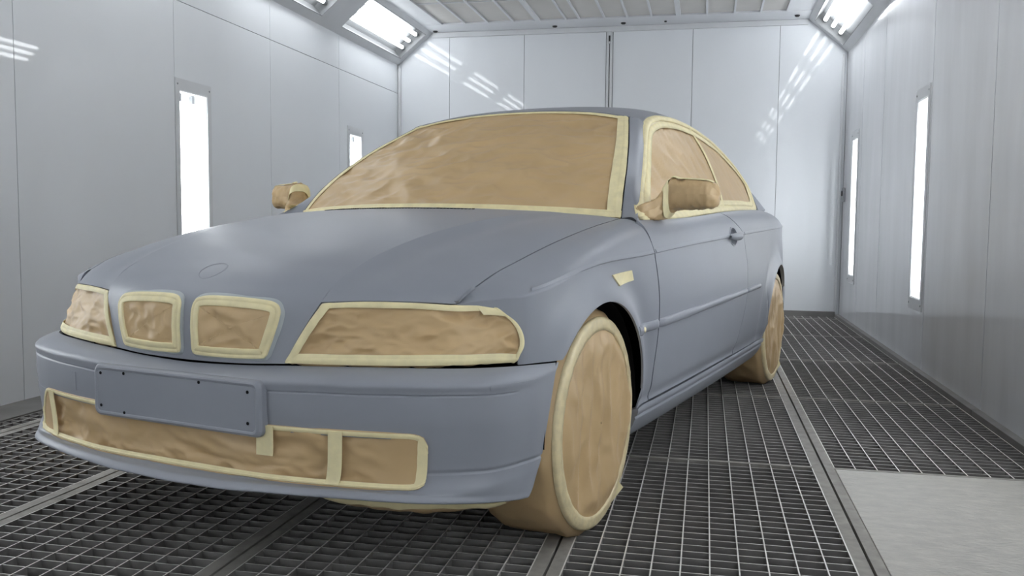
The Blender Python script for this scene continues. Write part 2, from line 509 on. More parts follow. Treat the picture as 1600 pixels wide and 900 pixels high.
# ---- upright lights let into the side walls
def wall_light(X, out, rect, label):
    y0, y1, z0, z1 = rect
    t = empty('wall_light', (X, (y0 + y1) / 2, z0)); tag(t, label, 'light', 'upright tube lights in the side walls')
    hw, h = (y1 - y0) / 2, z1 - z0
    def bx(mb, d0, d1, a, b, c, e):
        xs = sorted((d0 * out, d1 * out)); mb.box((xs[0], a, c), (xs[1], b, e))
    mb = MB(); fw_ = 0.045
    bx(mb, -.006, .012, -hw - fw_, -hw, -.07, h + .07); bx(mb, -.006, .012, hw, hw + fw_, -.07, h + .07)
    bx(mb, -.006, .012, -hw, hw, -.07, 0); bx(mb, -.006, .012, -hw, hw, h, h + .07)
    mb.build('frame', M['frame'], t)
    mb = MB()
    bx(mb, .10, .11, -hw - .02, hw + .02, -.02, h + .02)
    bx(mb, -.001, .11, -hw - .010, -hw + .006, -.010, h + .010); bx(mb, -.001, .11, hw - .006, hw + .010, -.010, h + .010)
    bx(mb, -.001, .11, -hw, hw, -.010, .006); bx(mb, -.001, .11, -hw, hw, h - .006, h + .010)
    mb.build('reflector', M['lamp_white'], t)
    for q in (-.38, .38):
        MB().cyl((.055 * out, q * hw * 1.25, .05), (.055 * out, q * hw * 1.25, h - .06), .0145, 12).build('tube', M['wall_tube'], t, True)
        MB().cyl((.055 * out, q * hw * 1.25, h - .06), (.055 * out, q * hw * 1.25, h - .01), .016, 10).build('tube_holder', M['metal_cap'], t)
        MB().cyl((.055 * out, q * hw * 1.25, .01), (.055 * out, q * hw * 1.25, .05), .016, 10).build('tube_holder', M['metal_cap'], t)
    for a in (-1, 1):
        for b in (0, 1):
            MB().cyl((-.006 * out, a * (hw + .022), -.035 + b * (h + .07)), (-.009 * out, a * (hw + .022), -.035 + b * (h + .07)), .006, 8).build('screw', M['seam'], t)
    return t
for r, l in zip(WL_L, ('upright twin-tube wall light in the left wall beside the car hood', 'upright twin-tube wall light in the left wall seen just above the windshield edge',
                       'added unseen twin-tube wall light in the left wall near the viewer', 'added unseen twin-tube wall light in the left wall beside the viewer', 'added unseen twin-tube wall light in the left wall behind the viewer')):
    wall_light(XL, -1, r, l)
for r, l in zip(WL_R, ('tall upright wall light in the right wall, the nearer of the two in view', 'tall upright wall light in the right wall close to the back corner',
                       'added unseen upright wall light in the right wall near the viewer', 'added unseen upright wall light in the right wall beside the viewer', 'added unseen upright wall light in the right wall behind the viewer')):
    wall_light(XR, 1, r, l)

# ================================================================== THE CAR (own frame: X forward, Y to its left, Z up, origin under the front axle)
car = empty('car', (-1.100, 2.711, 0.0), -1.81846)
tag(car, 'two-door coupe in matte grey primer, windows, lights and wheels masked with brown paper', 'car')

def herm(xs, ys):
    xs = np.asarray(xs, float); ys = np.asarray(ys, float)
    o = np.argsort(xs); xs, ys = xs[o], ys[o]
    d = np.gradient(ys, xs, axis=0)
    def f(x):
        x = np.clip(np.asarray(x, float), xs[0], xs[-1])
        i = np.clip(np.searchsorted(xs, x, 'right') - 1, 0, len(xs) - 2)
        h = xs[i + 1] - xs[i]; t = (x - xs[i]) / h
        if ys.ndim > 1: h = h[..., None]; t = t[..., None]
        a, b, c, e = ys[i], ys[i + 1], d[i] * h, d[i + 1] * h
        return a * (2 * t ** 3 - 3 * t ** 2 + 1) + c * (t ** 3 - 2 * t ** 2 + t) + b * (-2 * t ** 3 + 3 * t ** 2) + e * (t ** 3 - t ** 2)
    return f

class Surf:
    """dense sheet that can be sampled anywhere (u, v in 0..1)"""
    def __init__(s, P, ref=None):
        s.P = np.asarray(P, float); s.N = out_normals(s.P, ref)
    def _bil(s, A, u, v):
        n, k = A.shape[:2]
        x = np.clip(u, 0, 1) * (n - 1); y = np.clip(v, 0, 1) * (k - 1)
        i = np.minimum(x.astype(int), n - 2); j = np.minimum(y.astype(int), k - 2)
        a = (x - i)[..., None]; b = (y - j)[..., None]
        return A[i, j] * (1 - a) * (1 - b) + A[i + 1, j] * a * (1 - b) + A[i, j + 1] * (1 - a) * b + A[i + 1, j + 1] * a * b
    def __call__(s, u, v, lift=0.0):
        u, v = np.broadcast_arrays(np.asarray(u, float), np.asarray(v, float))
        return s._bil(s.P, u, v) + s._bil(s.N, u, v) * lift
    def mirror(s): return Surf(mirrored(s.P))

def coons(cb, ct, cl, crr, nu=81, nv=61):
    """bottom, top run left to right; left, right run bottom to top"""
    u = np.linspace(0, 1, nu); v = np.linspace(0, 1, nv)
    b, t, l, r = cr1(cb, u), cr1(ct, u), cr1(cl, v), cr1(crr, v)
    U = u[:, None, None]; V = v[None, :, None]
    return ((1 - V) * b[:, None] + V * t[:, None] + (1 - U) * l[None] + U * r[None]
            - ((1 - U) * (1 - V) * b[0] + U * (1 - V) * b[-1] + (1 - U) * V * t[0] + U * V * t[-1]))

def edge_strip(Sf, side, w, lift, n=40, k=4, a0=0.0, a1=1.0, inset=0.0, jitter=0.0015, seed=0.0):
    """a strip of tape w wide along one edge ('b','t','l','r') of a sheet"""
    a = np.linspace(a0, a1, n)
    full = np.linspace(0, 1, 41)
    out = np.zeros((n, k, 3))
    for i, q in enumerate(a):
        line = Sf(full, np.full(41, q)) if side in 'lr' else Sf(np.full(41, q), full)
        L = np.sum(np.linalg.norm(np.diff(line, axis=0), axis=1))
        ww = w + jitter * noise.noise(Vector((q * 9 + seed, seed, 0.3)))
        f = (inset + np.linspace(0, ww, k)) / L
        if side in 'tr': f = 1 - f
        hump = lift * np.array([0.45] + [1.0] * (k - 2) + [0.45])
        for j in range(k):
            out[i, j] = Sf(q, f[j], hump[j]) if side in 'bt' else Sf(f[j], q, hump[j])
    return out

def tape(name, P, parent, ma=None, ref=None):
    return grid_obj(name, P, ma or M['tape'], parent, flange=0.002, ref=ref)

# ---- body side curves
YC = herm([.51, .49, .47, .444, .42, .40, .35, .25, .14, 0, -.3, -.6, -1.2, -1.8, -2.4, -2.7, -3.0, -3.3, -3.6, -3.75],
          [.62, .656, .694, .732, .764, .783, .803, .822, .832, .838, .845, .851, .857, .857, .851, .843, .818, .77, .69, .61])
ZCR = herm([.51, .49, .47, .444, .42, .35, .25, .14, -.43, -1.5, -2.58, -3.2, -3.75],
           [.676, .682, .688, .693, .697, .708, .726, .747, .782, .824, .856, .868, .87])
LAMP_EDGE = herm([.49, .47, .444, .425, .414, .408, .405], [.680, .6765, .667, .648, .628, .585, .532])
OFF = herm([.14, .165, .185, .22, .255, .285, .30, .335, .40, .48, .56, .65, .72, .80, .90],
           [-.11, -.085, -.058, -.034, -.022, -.016, -.020, -.010, -.002, .005, .009, .009, .006, 0, -.002])
ARCH_R, AZ = 0.345, 0.315
def Ylow(x, z):
    x, z = np.broadcast_arrays(np.asarray(x, float), np.asarray(z, float))
    y = YC(x) + OFF(z)
    for xa in (0.0, -2.725):
        r = np.hypot(x - xa, z - AZ)
        y = y + (0.019 * np.exp(-((np.maximum(r, ARCH_R) - ARCH_R) / 0.050) ** 2) - .006 * np.exp(-((r - ARCH_R - .10) / .05) ** 2)) * np.clip((z - .25) / .08, 0, 1)
    return y

def arch_low(x, front, rear):
    z = np.where(x > 0, front, rear)
    return z

def side_panel(name, parent, xf, xr, zlow, top, ctrl, ns=70, nt1=16, nt2=34, sx=None, mir=False):
    """xf(t), xr(t): front/rear edge, t 0 top .. 1 crease .. 2 bottom"""
    s = np.linspace(0, 1, ns) if sx is None else sx
    t = np.concatenate([np.linspace(0, 1, nt1), np.linspace(1, 2, nt2)[1:]])
    P = np.zeros((len(s), len(t), 3))
    for j, tt in enumerate(t):
        x = xf(tt) + (xr(tt) - xf(tt)) * s
        zc, yc = ZCR(x), Ylow(x, ZCR(x))
        if tt <= 1:
            T = top(x); Cp = ctrl(x, yc, zc, T)
            q = tt
            y = (1 - q) ** 2 * T[..., 0] + 2 * q * (1 - q) * Cp[..., 0] + q * q * yc
            z = (1 - q) ** 2 * T[..., 1] + 2 * q * (1 - q) * Cp[..., 1] + q * q * zc
        else:
            zl = zlow(x)
            z = zc + (zl - zc) * (tt - 1)
            y = Ylow(x, z)
        P[:, j] = np.stack([x, y, z], -1)
    return P

def with_arch(x, xa, base_f, base_r):
    dx = np.abs(x - xa)
    za = AZ + np.sqrt(np.maximum(ARCH_R ** 2 - dx ** 2, 0))
    base = np.where(x > xa, base_f, base_r)
    return np.where(dx < ARCH_R, np.maximum(za, base), base)

HOUT = [  # crease column out to the fender gap, from the leading edge back
    [(.636, .366, .684), (.623, .410, .687), (.598, .49, .690), (.556, .59, .689), (.493, .657, .682)],
    [(.602, .372, .717), (.590, .418, .713), (.570, .49, .711), (.532, .595, .706), (.470, .671, .704)],
    [(.505, .382, .766), (.496, .435, .754), (.480, .515, .750), (.448, .61, .745), (.393, .689, .741)],
    [(.305, .402, .826), (.298, .458, .811), (.288, .535, .806), (.270, .62, .797), (.246, .702, .780)],
    [(.06, .432, .872), (.053, .49, .857), (.046, .562, .853), (.035, .64, .843), (.022, .707, .824)],
    [(-.185, .462, .901), (-.20, .515, .890), (-.212, .58, .887), (-.235, .65, .879), (-.257, .707, .866)],
    [(-.43, .492, .917), (-.455, .545, .912), (-.478, .60, .908), (-.51, .66, .902), (-.548, .697, .896)]]
HO = grid_surf(HOUT, 100, 40, chord=True)
HEDGE = HO[::-1, -1]                      # outer edge of the hood, x rising
def GAP(x):
    x = np.asarray(x, float)
    return np.stack([np.interp(x, HEDGE[:, 0], HEDGE[:, 1]) + .0045, np.interp(x, HEDGE[:, 0], HEDGE[:, 2]) - .0005], -1)
BELT = herm([-.40, -.504, -.673, -1.066, -1.754, -2.3, -2.609, -2.9, -3.2, -3.5, -3.75],
            [(.784, .889), (.785, .891), (.789, .893), (.794, .905), (.781, .937), (.762, .953), (.748, .958), (.728, .956), (.685, .948), (.62, .935), (.54, .915)])
DF = herm([0, .5, 1, 1.25, 1.5, 1.75, 2.0], [-.475, -.47, -.475, -.505, -.51, -.50, -.50])       # door front line
DR = herm([0, .5, 1, 1.3, 1.6, 1.85, 2.0], [-1.60, -1.68, -1.80, -1.86, -1.85, -1.76, -1.70])    # door rear line
SILLZ = 0.291

def cl_pts(n, p=1.0): return np.linspace(0, 1, n)
# fender
xf = lambda t: .49
xr_ = herm([0, .3, .6, 1, 1.25, 1.5, 1.75, 2], [-.555, -.50, -.462, -.467, -.497, -.502, -.492, -.492])
sx = np.unique(np.concatenate([np.linspace(0, 1, 60), np.linspace(.74, .86, 30), np.linspace(0, .10, 50)]))
fen = side_panel('fender', car, xf, xr_, lambda x: np.where(x > .405, LAMP_EDGE(x), with_arch(x, 0.0, 0.532, SILLZ)), GAP,
                 lambda x, yc, zc, T: np.stack([yc - .014 - .045 * np.clip(x / .3, 0, 1), np.maximum(T[..., 1], zc) + .010 * np.clip((-.1 - x) * 6, 0, 1) - .002 - .30 * np.clip(x / .3, 0, 1) * np.maximum(T[..., 1] - zc, 0)], -1), sx=sx, nt1=18, nt2=40)
dor = side_panel('door', car, lambda t: float(DF(t)), lambda t: float(DR(t)), lambda x: np.full_like(x, SILLZ + .002), BELT,
                 lambda x, yc, zc, T: np.stack([yc - .020, T[..., 1] - .022], -1), ns=220, nt2=80)
sxq = np.unique(np.concatenate([np.linspace(0, 1, 70), np.linspace(.27, .40, 30), np.linspace(.58, .68, 18)]))
qua = side_panel('quarter_panel', car, lambda t: float(DR(t)) - .004, lambda t: -3.72, lambda x: with_arch(x, -2.725, SILLZ, 0.522), BELT,
                 lambda x, yc, zc, T: np.stack([yc - .020, T[..., 1] - .018], -1), sx=sxq)

def groove(P, xs=None):
    return P

HX, HZ = -1.595, .826            # middle of the handle recess
cc = (dor[:-1, :-1] + dor[1:, 1:]) / 2
HKEEP = (((cc[..., 0] - HX) / .060) ** 2 + ((cc[..., 2] - HZ) / .036) ** 2) > 1.0
PART_SIDE = {}
for sgn in (1, -1):
    f = (lambda P: P) if sgn > 0 else mirrored
    side = 'left' if sgn > 0 else 'right'
    PART_SIDE[sgn] = dict(
        fender=grid_obj('fender', f(fen), M['primer'], car, .007),
        door=grid_obj('door', f(dor), M['primer'], car, .016, keep=HKEEP),
        quarter=grid_obj('quarter_panel', f(qua), M['primer'], car, .016))

# sharp shoulder line along each panel: a fine ridge just under the crease
def crease_line(x0, x1, parent, sgn, n=60, fade=False):
    x = np.linspace(x0, x1, n); zc = ZCR(x)
    prof = [(0.012, -0.0005), (0.0015, 0.0032), (-0.001, 0.0026), (-.0035, -.0014)]
    P = np.zeros((n, 4, 3))
    for j, (dz, dy) in enumerate(prof):
        fd = np.clip((x0 - x) / .3, 0, 1) if fade else np.ones(n)
        P[:, j] = np.stack([x, Ylow(x, zc + min(dz, 0)) + dy * fd - (0.002 if dz > .005 else 0) - .009 * (1 - fd), zc + dz], -1)
    P = P if sgn > 0 else mirrored(P)
    return grid_obj('shoulder_crease', P, M['primer'], parent, flange=0.001)

# rub strips
def rub(x0, x1, parent, sgn, n=40):
    x = np.linspace(x0, x1, n)
    zm = np.interp(x, [-2.2, -1.7, -.4, -.19], [.579, .571, .549, .548])
    hh = np.interp(x, [-2.2, -1.7, -.4], [.010, .011, .0145])
    prof = [(1.05, -.004), (1.0, .006), (.7, .0095), (0, .0105), (-.7, .0095), (-1.0, .006), (-1.05, -.004)]
    P = np.zeros((n, len(prof), 3))
    for j, (a, dy) in enumerate(prof):
        e = np.ones(n); e[0] = .3; e[-1] = .3
        P[:, j] = np.stack([x, Ylow(x, zm) + dy * e - (.003 * (1 - e)), zm + a * hh], -1)
    P = P if sgn > 0 else mirrored(P)
    return grid_obj('rub_strip', P, M['primer'], parent, flange=0.006)

for sgn in (1, -1):
    ps = PART_SIDE[sgn]
    f = (lambda P: P) if sgn > 0 else mirrored
    crease_line(.36, -.46, ps['fender'], sgn, 60, True); crease_line(-.485, -1.795, ps['door'], sgn, 80); crease_line(-1.815, -3.4, ps['quarter'], sgn, 60)
    rub(-.268, -.493, ps['fender'], sgn, 20); rub(-.512, -1.845, ps['door'], sgn, 60); rub(-1.858, -2.17, ps['quarter'], sgn, 20)
    # sill
    zs = [.2885, .280, .268, .264, .260, .256, .25, .235, .215, .195, .18, .168, .16]
    dy = [.004, .006, .007, .0035, .0035, .008, .008, .006, .003, 0, 0, 0, -.02]
    x = np.linspace(-.352, -2.39, 60)
    P = np.zeros((60, len(zs), 3))
    for j, (z, d_) in enumerate(zip(zs, dy)):
        P[:, j] = np.stack([x, Ylow(x, np.full(60, z)) + d_, np.full(60, z)], -1)
    grid_obj('sill', f(P), M['primer'], car, .03)
    # wheel arch liners
    for xa in (0.0, -2.725):
        th = np.linspace(0.0, 1.0 * math.pi, 40)
        P = np.zeros((40, 4, 3))
        for j, (yy_, rr) in enumerate(((.832, .352), (.80, .362), (.5, .362), (.48, .02))):
            P[:, j] = np.stack([xa + rr * np.cos(th), np.full(40, yy_), AZ + rr * np.sin(th)], -1)
        grid_obj('wheel_arch_liner', f(P), M['dark'], car, 0)

# ---- hood
HIN = [  # centre, mid, crease column; rows from the bumper up over the nose to the windshield
    [(.704, 0, .526), (.699, .15, .528), (.679, .289, .534)],
    [(.706, 0, .61), (.700, .16, .61), (.662, .330, .615)],
    [(.694, 0, .683), (.686, .175, .683), (.636, .366, .684)],
    [(.658, 0, .722), (.650, .175, .720), (.602, .372, .717)],
    [(.555, 0, .775), (.548, .18, .772), (.505, .382, .766)],
    [(.335, 0, .834), (.33, .19, .831), (.305, .402, .826)],
    [(.085, 0, .881), (.08, .20, .878), (.06, .432, .872)],
    [(-.15, 0, .911), (-.155, .21, .908), (-.185, .462, .901)],
    [(-.365, 0, .930), (-.38, .22, .927), (-.43, .492, .917)]]
full = [[mirrored(p) for p in r[:0:-1]] + list(r) for r in HIN]
HI = grid_surf(full, 130, 81, chord=True)
hc = (HI[:-1, :-1] + HI[1:, 1:]) / 2
HOLE = (np.abs(hc[..., 1]) > .045) & (np.abs(hc[..., 1]) < .232) & (hc[..., 2] > .562) & (hc[..., 2] < .668) & (hc[..., 0] > .6)   # the two grille openings
hood = grid_obj('hood', HI, M['primer'], car, .014, keep=~HOLE)
for sgn in (1, -1):
    f = (lambda P: P) if sgn > 0 else mirrored
    grid_obj('hood_side', f(HO), M['primer'], hood, .014)
HS = Surf(HI)
for sgn in (1, -1):
    x = np.linspace(.452, -.55, 60); g_ = GAP(x)
    P = np.zeros((60, 3, 3))
    for j, (dy_, dz_) in enumerate(((.005, -.013), (-.002, -.010), (-.009, -.010))):
        P[:, j] = np.stack([x, g_[:, 0] + dy_, g_[:, 1] + dz_], -1)
    grid_obj('gap_shade_strip', P if sgn > 0 else mirrored(P), M['dark'], hood, 0)  # dark strip added below the hood gap, standing in for its shade
# faint ring where the badge sits
V, F = [], []
for i in range(48):
    a = 2 * math.pi * i / 48
    for r_ in (.0355, .037, .0385):
        d2 = (HI[..., 0] - (.615 + r_ * .93 * math.cos(a))) ** 2 + (HI[..., 1] - r_ * math.sin(a)) ** 2 + 10 * (HI[..., 2] < .70)
        bi, bj = np.unravel_index(np.argmin(d2), d2.shape)
        zz = HI[bi, bj, 2] + np.dot(np.array([.615 + r_ * .93 * math.cos(a), r_ * math.sin(a)]) - HI[bi, bj, :2], -HS.N[bi, bj, :2] / HS.N[bi, bj, 2])
        p = (.615 + r_ * .93 * math.cos(a), r_ * math.sin(a), zz + (.0016 if r_ == .037 else .0002))
        V.append(p)
for i in range(48):
    for k in range(2):
        a, b = i * 3 + k, ((i + 1) % 48) * 3 + k
        F.append((a, b, b + 1, a + 1))
link('badge_ring', mesh('badge_ring', V, F, True), M['primer'], hood)
# air slots at the rear edge
vent = MB()
for i in range(56):
    y = -.44 + .68 * i / 55
    w_ = .016 * math.sin(math.pi * (i + 1) / 57) ** .5
    x = -.322 - .115 * (abs(y) / .49) ** 2
    d2 = (HI[..., 0] - x) ** 2 + (HI[..., 1] - y) ** 2
    bi, bj = np.unravel_index(np.argmin(d2), d2.shape)
    z = HI[bi, bj, 2]
    vent.box((x - w_, y - .0036, z - .006), (x + w_, y + .0036, z + .0022))
vent.build('air_slots', M['dark'], hood)

# ---- front bumper
yk = [0, .1, .2, .3, .4, .5, .6, .70, .79, .828, .835]
gx = [.748, .747, .745, .738, .722, .70, .670, .622, .54, .42, .29]
gz = [.473, .474, .475, .478, .481, .482, .484, .484, .482, .480, .478]
tx = [.707, .704, .694, .680, .660, .635, .603, .555, .475, .38, .272]
ty = [0, .1, .2, .3, .4, .5, .6, .69, .768, .812, .832]
tz = [.520, .522, .525, .530, .533, .536, .537, .5365, .535, .531, .524]
lx = [.785, .784, .782, .775, .758, .731, .692, .635, .555, .46, .405]
ly = [0, .1, .2, .3, .4, .5, .6, .69, .765, .803, .812]
lz = [.234, .236, .238, .244, .246, .246, .242, .235, .226, .212, .205]
def brow(fx, fy, fz, last=None):
    r = [(fx(i), fy(i), fz(i)) for i in range(11)]
    if last is not None: r[10] = (last, r[10][1], r[10][2])
    return r
lip_w = lambda i: 1.0 if i < 7 else (1 - (i - 6) / 4 * .75)
rows = [
    brow(lambda i: tx[i] - .003, lambda i: ty[i], lambda i: tz[i]),
    brow(lambda i: tx[i] * .45 + gx[i] * .55, lambda i: ty[i] * .45 + yk[i] * .55, lambda i: tz[i] - .011, .28),
    brow(lambda i: gx[i] + .001, lambda i: yk[i], lambda i: gz[i] + .024, .294),
    brow(lambda i: gx[i], lambda i: yk[i], lambda i: gz[i], .304),
    brow(lambda i: gx[i] - .002, lambda i: yk[i] + .001, lambda i: .425, .327),
    brow(lambda i: gx[i] - .006, lambda i: yk[i] - .001, lambda i: .385, .338),
    brow(lambda i: gx[i] - .012, lambda i: yk[i] - .008, lambda i: .300, .357),
    brow(lambda i: gx[i] - .004 + (.008 if i > 6 else 0), lambda i: yk[i] - .012, lambda i: .262, .375),
    brow(lambda i: (gx[i] - .004) * .25 + lx[i] * .75, lambda i: yk[i] * .25 + ly[i] * .75, lambda i: lz[i] + .017, .392),
    brow(lambda i: lx[i], lambda i: ly[i], lambda i: lz[i], .405),
    brow(lambda i: lx[i] - .06, lambda i: ly[i] - .03, lambda i: lz[i] - .002, .36)]
BC = np.array(rows)                       # rows x columns
fullb = np.concatenate([mirrored(BC[:, :0:-1]), BC], axis=1)
vs_ = np.unique(np.concatenate([np.linspace(0, 1, 90), [.288, .294, .298, .302, .306, .312], [.592, .598, .602, .608]]))
BP = grid_surf(fullb, 0, 0, us=vs_, vs=np.linspace(0, 1, 161))
nB = out_normals(BP)
dep = np.where(np.abs(vs_ - .30) < .0045, -.0045, 0.0)
yabs = np.abs(BP[..., 1])
gro = dep[:, None] * (yabs < .81)
gro2 = np.where(np.abs(vs_ - .60) < .0045, -.003, 0.0)[:, None] * (yabs > .66)
BP = BP + nB * (gro + gro2)[..., None]
bc = (BP[:-1, :-1] + BP[1:, 1:]) / 2
vm = ((vs_[:-1] + vs_[1:]) / 2)[:, None] * np.ones(bc.shape[1])[None]
BKEEP = ~((np.abs(bc[..., 1]) < .605) & (vm > .50) & (vm < .675))       # the intake opening
bumper = grid_obj('front_bumper', BP, M['primer'], car, .012, ref=(-.3, 0, .4), keep=BKEEP)
BS = Surf(grid_surf(fullb, 121, 241), ref=(-.3, 0, .4))
def bump_pt(y, v, lift=0.0):   # y in -0.75..0.75 (knots are 0.1 apart), v row fraction
    return BS(v, .5 + np.asarray(y) * .5, lift)

# number plate plinth
def rrect(w, h, r, n=6):
    o = []
    for cx_, cy_, a0 in ((w / 2 - r, h / 2 - r, 0), (-w / 2 + r, h / 2 - r, 90), (-w / 2 + r, -h / 2 + r, 180), (w / 2 - r, -h / 2 + r, 270)):
        for i in range(n + 1):
            a = math.radians(a0 + 90 * i / n); o.append((cx_ + r * math.cos(a), cy_ + r * math.sin(a)))
    return o
def prof_slab(outs, xs, ma, name, parent, origin):
    V, F = [], []
    n = len(outs[0])
    for o, x in zip(outs, xs):
        V += [(origin[0] + x, origin[1] + a, origin[2] + b) for a, b in o]
    for k in range(len(outs) - 1):
        for i in range(n):
            j = (i + 1) % n
            F.append((k * n + i, k * n + j, (k + 1) * n + j, (k + 1) * n + i))
    F.append(tuple(range((len(outs) - 1) * n, len(outs) * n)))
    return link(name, mesh(name, V, F), ma, parent)
pl = prof_slab([rrect(.575, .142, .02), rrect(.568, .136, .02), rrect(.556, .128, .018), rrect(.548, .120, .016), rrect(.540, .112, .014), rrect(.536, .108, .012)],
               [-.06, -.004, 0.003, .005, .004, .0025], M['primer'], 'plate_plinth', car, (.757, 0, .434))
for (a, b) in ((-.255, .045), (-.255, -.04), (-.17, .05), (-.17, -.052), (.09, .05), (.245, .04), (.245, -.035)):
    MB().cyl((.7594, a, .434 + b), (.7605, a, .434 + b), .0042, 10).build('screw_hole', M['dark'], pl)
# tow-eye cover and side marker outline
def bump_patch(name, y0, y1, v0, v1, lift, ma, parent, n=10, k=5, flange=.002):
    yy_, vv_ = np.meshgrid(np.linspace(y0, y1, n), np.linspace(v0, v1, k), indexing='ij')
    return grid_obj(name, bump_pt(yy_, vv_, lift), ma, parent, flange, ref=(-.3, 0, .4))
bump_patch('tow_eye_cover', -.435, -.40, .335, .43, .0012, M['primer'], bumper)
bump_patch('side_marker', .79, .915, .21, .265, .0012, M['primer'], bumper)
bump_patch('fog_lamp_cover', -.735, -.60, .49, .585, .002, M['primer'], bumper)

# lower intake, papered over
def rag(y, a): return a * noise.noise(Vector((y * 13, 2.2, 5.1)))
ny_, nv_ = 150, 26
IP = np.zeros((ny_, nv_, 3))
yl = np.linspace(-.655, .668, ny_)
for i, y in enumerate(yl):
    e = min((y + .655), (.668 - y))
    k = max(0, 1 - e / .045); rnd = .045 * (1 - math.sqrt(max(0, 1 - k * k)))
    vt = .478 + rnd
    if y < -.58: vt = .478 + .10 * ((-.58 - y) / .075) ** 1.2
    vb = .70 - rnd
    v = np.linspace(vt, vb, nv_)
    IP[i] = bump_pt(np.full(nv_, y), v, .003)
IS = Surf(IP, ref=(-.3, 0, .4))
IW = wrinkle(IP, .022, 6.5, 3.0, ref=(-.3, 0, .4), aniso=(1, .8, 1.8))
fe = np.clip((np.minimum(yl + .655, .668 - yl) - .055) / .06, 0, 1)[:, None, None]
IW = IP + (IW - IP) * fe
intake = grid_obj('intake_paper', IW, M['paper'], car, .003, ref=(-.3, 0, .4))
intake['label'] = 'brown paper over the lower air intake'
RB = (-.3, 0, .4)
# this sheet runs u: right->left of the car, v: top->bottom, so 't' is its lower edge
tape('tape_strip', edge_strip(IS, 't', .030, .003, 90, seed=1), intake, ref=RB)
tape('tape_strip', edge_strip(IS, 't', .016, .0045, 90, inset=.002, seed=7), intake, ref=RB)
tape('tape_strip', edge_strip(IS, 'b', .013, .003, 40, a0=.71, a1=1.0, seed=2), intake, ref=RB)
tape('tape_strip', edge_strip(IS, 'b', .012, .003, 40, a0=.0, a1=.30, seed=2), intake, ref=RB)
tape('tape_strip', edge_strip(IS, 'r', .022, .0035, 20, seed=3), intake, ref=RB)
tape('tape_strip', edge_strip(IS, 'l', .014, .0035, 20, seed=4), intake, ref=RB)
for y0, w_ in ((.462, .034), (-.545, .03)):
    a = np.linspace((y0 - w_ / 2 + .655) / 1.323, (y0 + w_ / 2 + .655) / 1.323, 5); b = np.linspace(.01, .99, 20)
    A, B_ = np.meshgrid(a, b, indexing='ij')
    tape('tape_strip', IS(A, B_, .006), intake, ref=RB)
a = np.linspace(.69, .725, 5); b = np.linspace(-.0, .42, 12); A, B_ = np.meshgrid(a, b, indexing='ij')
tape('tape_strip', IS(A, B_, .007), intake, ref=RB)

# ---- headlight masks
hb = [(.678, .290, .536), (.662, .38, .5375), (.636, .49, .540), (.602, .59, .542), (.550, .68, .543), (.476, .752, .543), (.420, .781, .541)]
ht = [(.634, .369, .680), (.604, .47, .687), (.560, .583, .686), (.508, .655, .680), (.468, .703, .678), (.438, .744, .672)]
hl = [(.678, .290, .536), (.660, .332, .613), (.634, .369, .680)]
hr = [(.420, .781, .541), (.402, .793, .585), (.408, .779, .632), (.438, .744, .672)]
HL = coons(hb, ht, hl, hr, 91, 45)
vv_ = np.linspace(0, 1, 45)
bul = (np.sin(math.pi * vv_) ** .8)[None, :] * np.linspace(.6, 1, 91)[:, None] * .008
for sgn in (1, -1):
    P = HL + out_normals(HL)[...] * bul[..., None]
    if sgn < 0: P = mirrored(P)
    Sf = Surf(P)
    hm = grid_obj('headlight_paper', wrinkle(P, .024 if sgn > 0 else .016, 6.0, 1.0 if sgn > 0 else 6.0, aniso=(1, 1, 2.0)), M['paper'], car, .012)
    hm['label'] = 'brown paper mask over the %s headlight' % ('left' if sgn > 0 else 'right')
    tape('tape_strip', edge_strip(Sf, 'b', .026, .0035, 60, seed=1), hm)
    tape('tape_strip', edge_strip(Sf, 'b', .018, .0050, 60, inset=.001, seed=4), hm)
    tape('tape_strip', edge_strip(Sf, 't', .018, .0035, 60, seed=2), hm)
    tape('tape_strip', edge_strip(Sf, 'l', .024, .0042, 30, seed=3), hm)
    tape('tape_strip', edge_strip(Sf, 'r', .022, .0042, 30, seed=5), hm)
    tape('tape_strip', edge_strip(Sf, 't', .030, .0042, 20, a0=.78, a1=.99, seed=6), hm)
    # dark shut line above the lamp
    

# ---- kidney grilles, papered
def smooth_poly(pts, n=8):
    P = np.array(pts, float); k = len(P); o = []
    for i in range(k):
        a, b, c, d_ = P[i - 1], P[i], P[(i + 1) % k], P[(i + 2) % k]
        for q in range(n):
            t = q / n
            o.append(.5 * (2 * b + (c - a) * t + (2 * a - 5 * b + 4 * c - d_) * t * t + (3 * b - a - 3 * c + d_) * t ** 3))
    return np.array(o)
def nose_x(y, z):
    base = np.interp(z, [.53, .61, .65, .683, .70], [.702, .706, .703, .694, .682])
    k = np.interp(z, [.53, .61, .683], [.29, .38, .42])
    return base - k * y * y
kid = smooth_poly([(.019, .60), (.019, .655), (.023, .675), (.037, .687), (.075, .692), (.16, .691), (.235, .686), (.264, .678), (.276, .662), (.276, .643), (.266, .605), (.250, .562), (.242, .549), (.226, .543), (.15, .540), (.07, .540), (.030, .542), (.021, .550), (.019, .565)], 5)
def offset_poly(Q, w):
    d_ = np.roll(Q, -1, 0) - np.roll(Q, 1, 0); d_ /= np.linalg.norm(d_, axis=1, keepdims=True)
    nn = np.stack([-d_[:, 1], d_[:, 0]], 1)
    c = Q.mean(0)
    if np.sum(nn * (c - Q)) < 0: nn = -nn
    return Q + nn * w
def ring_obj(name, levels, fmap, ma, parent):
    """levels: list of (polyline Nx2, height)"""
    n = len(levels[0][0]); V = []; F = []
    for Q, h in levels: V += [fmap(a, b, h) for a, b in Q]
    for k in range(len(levels) - 1):
        for i in range(n):
            j = (i + 1) % n
            F.append((k * n + i, k * n + j, (k + 1) * n + j, (k + 1) * n + i))
    return link(name, mesh(name, V, F, True), ma, parent)
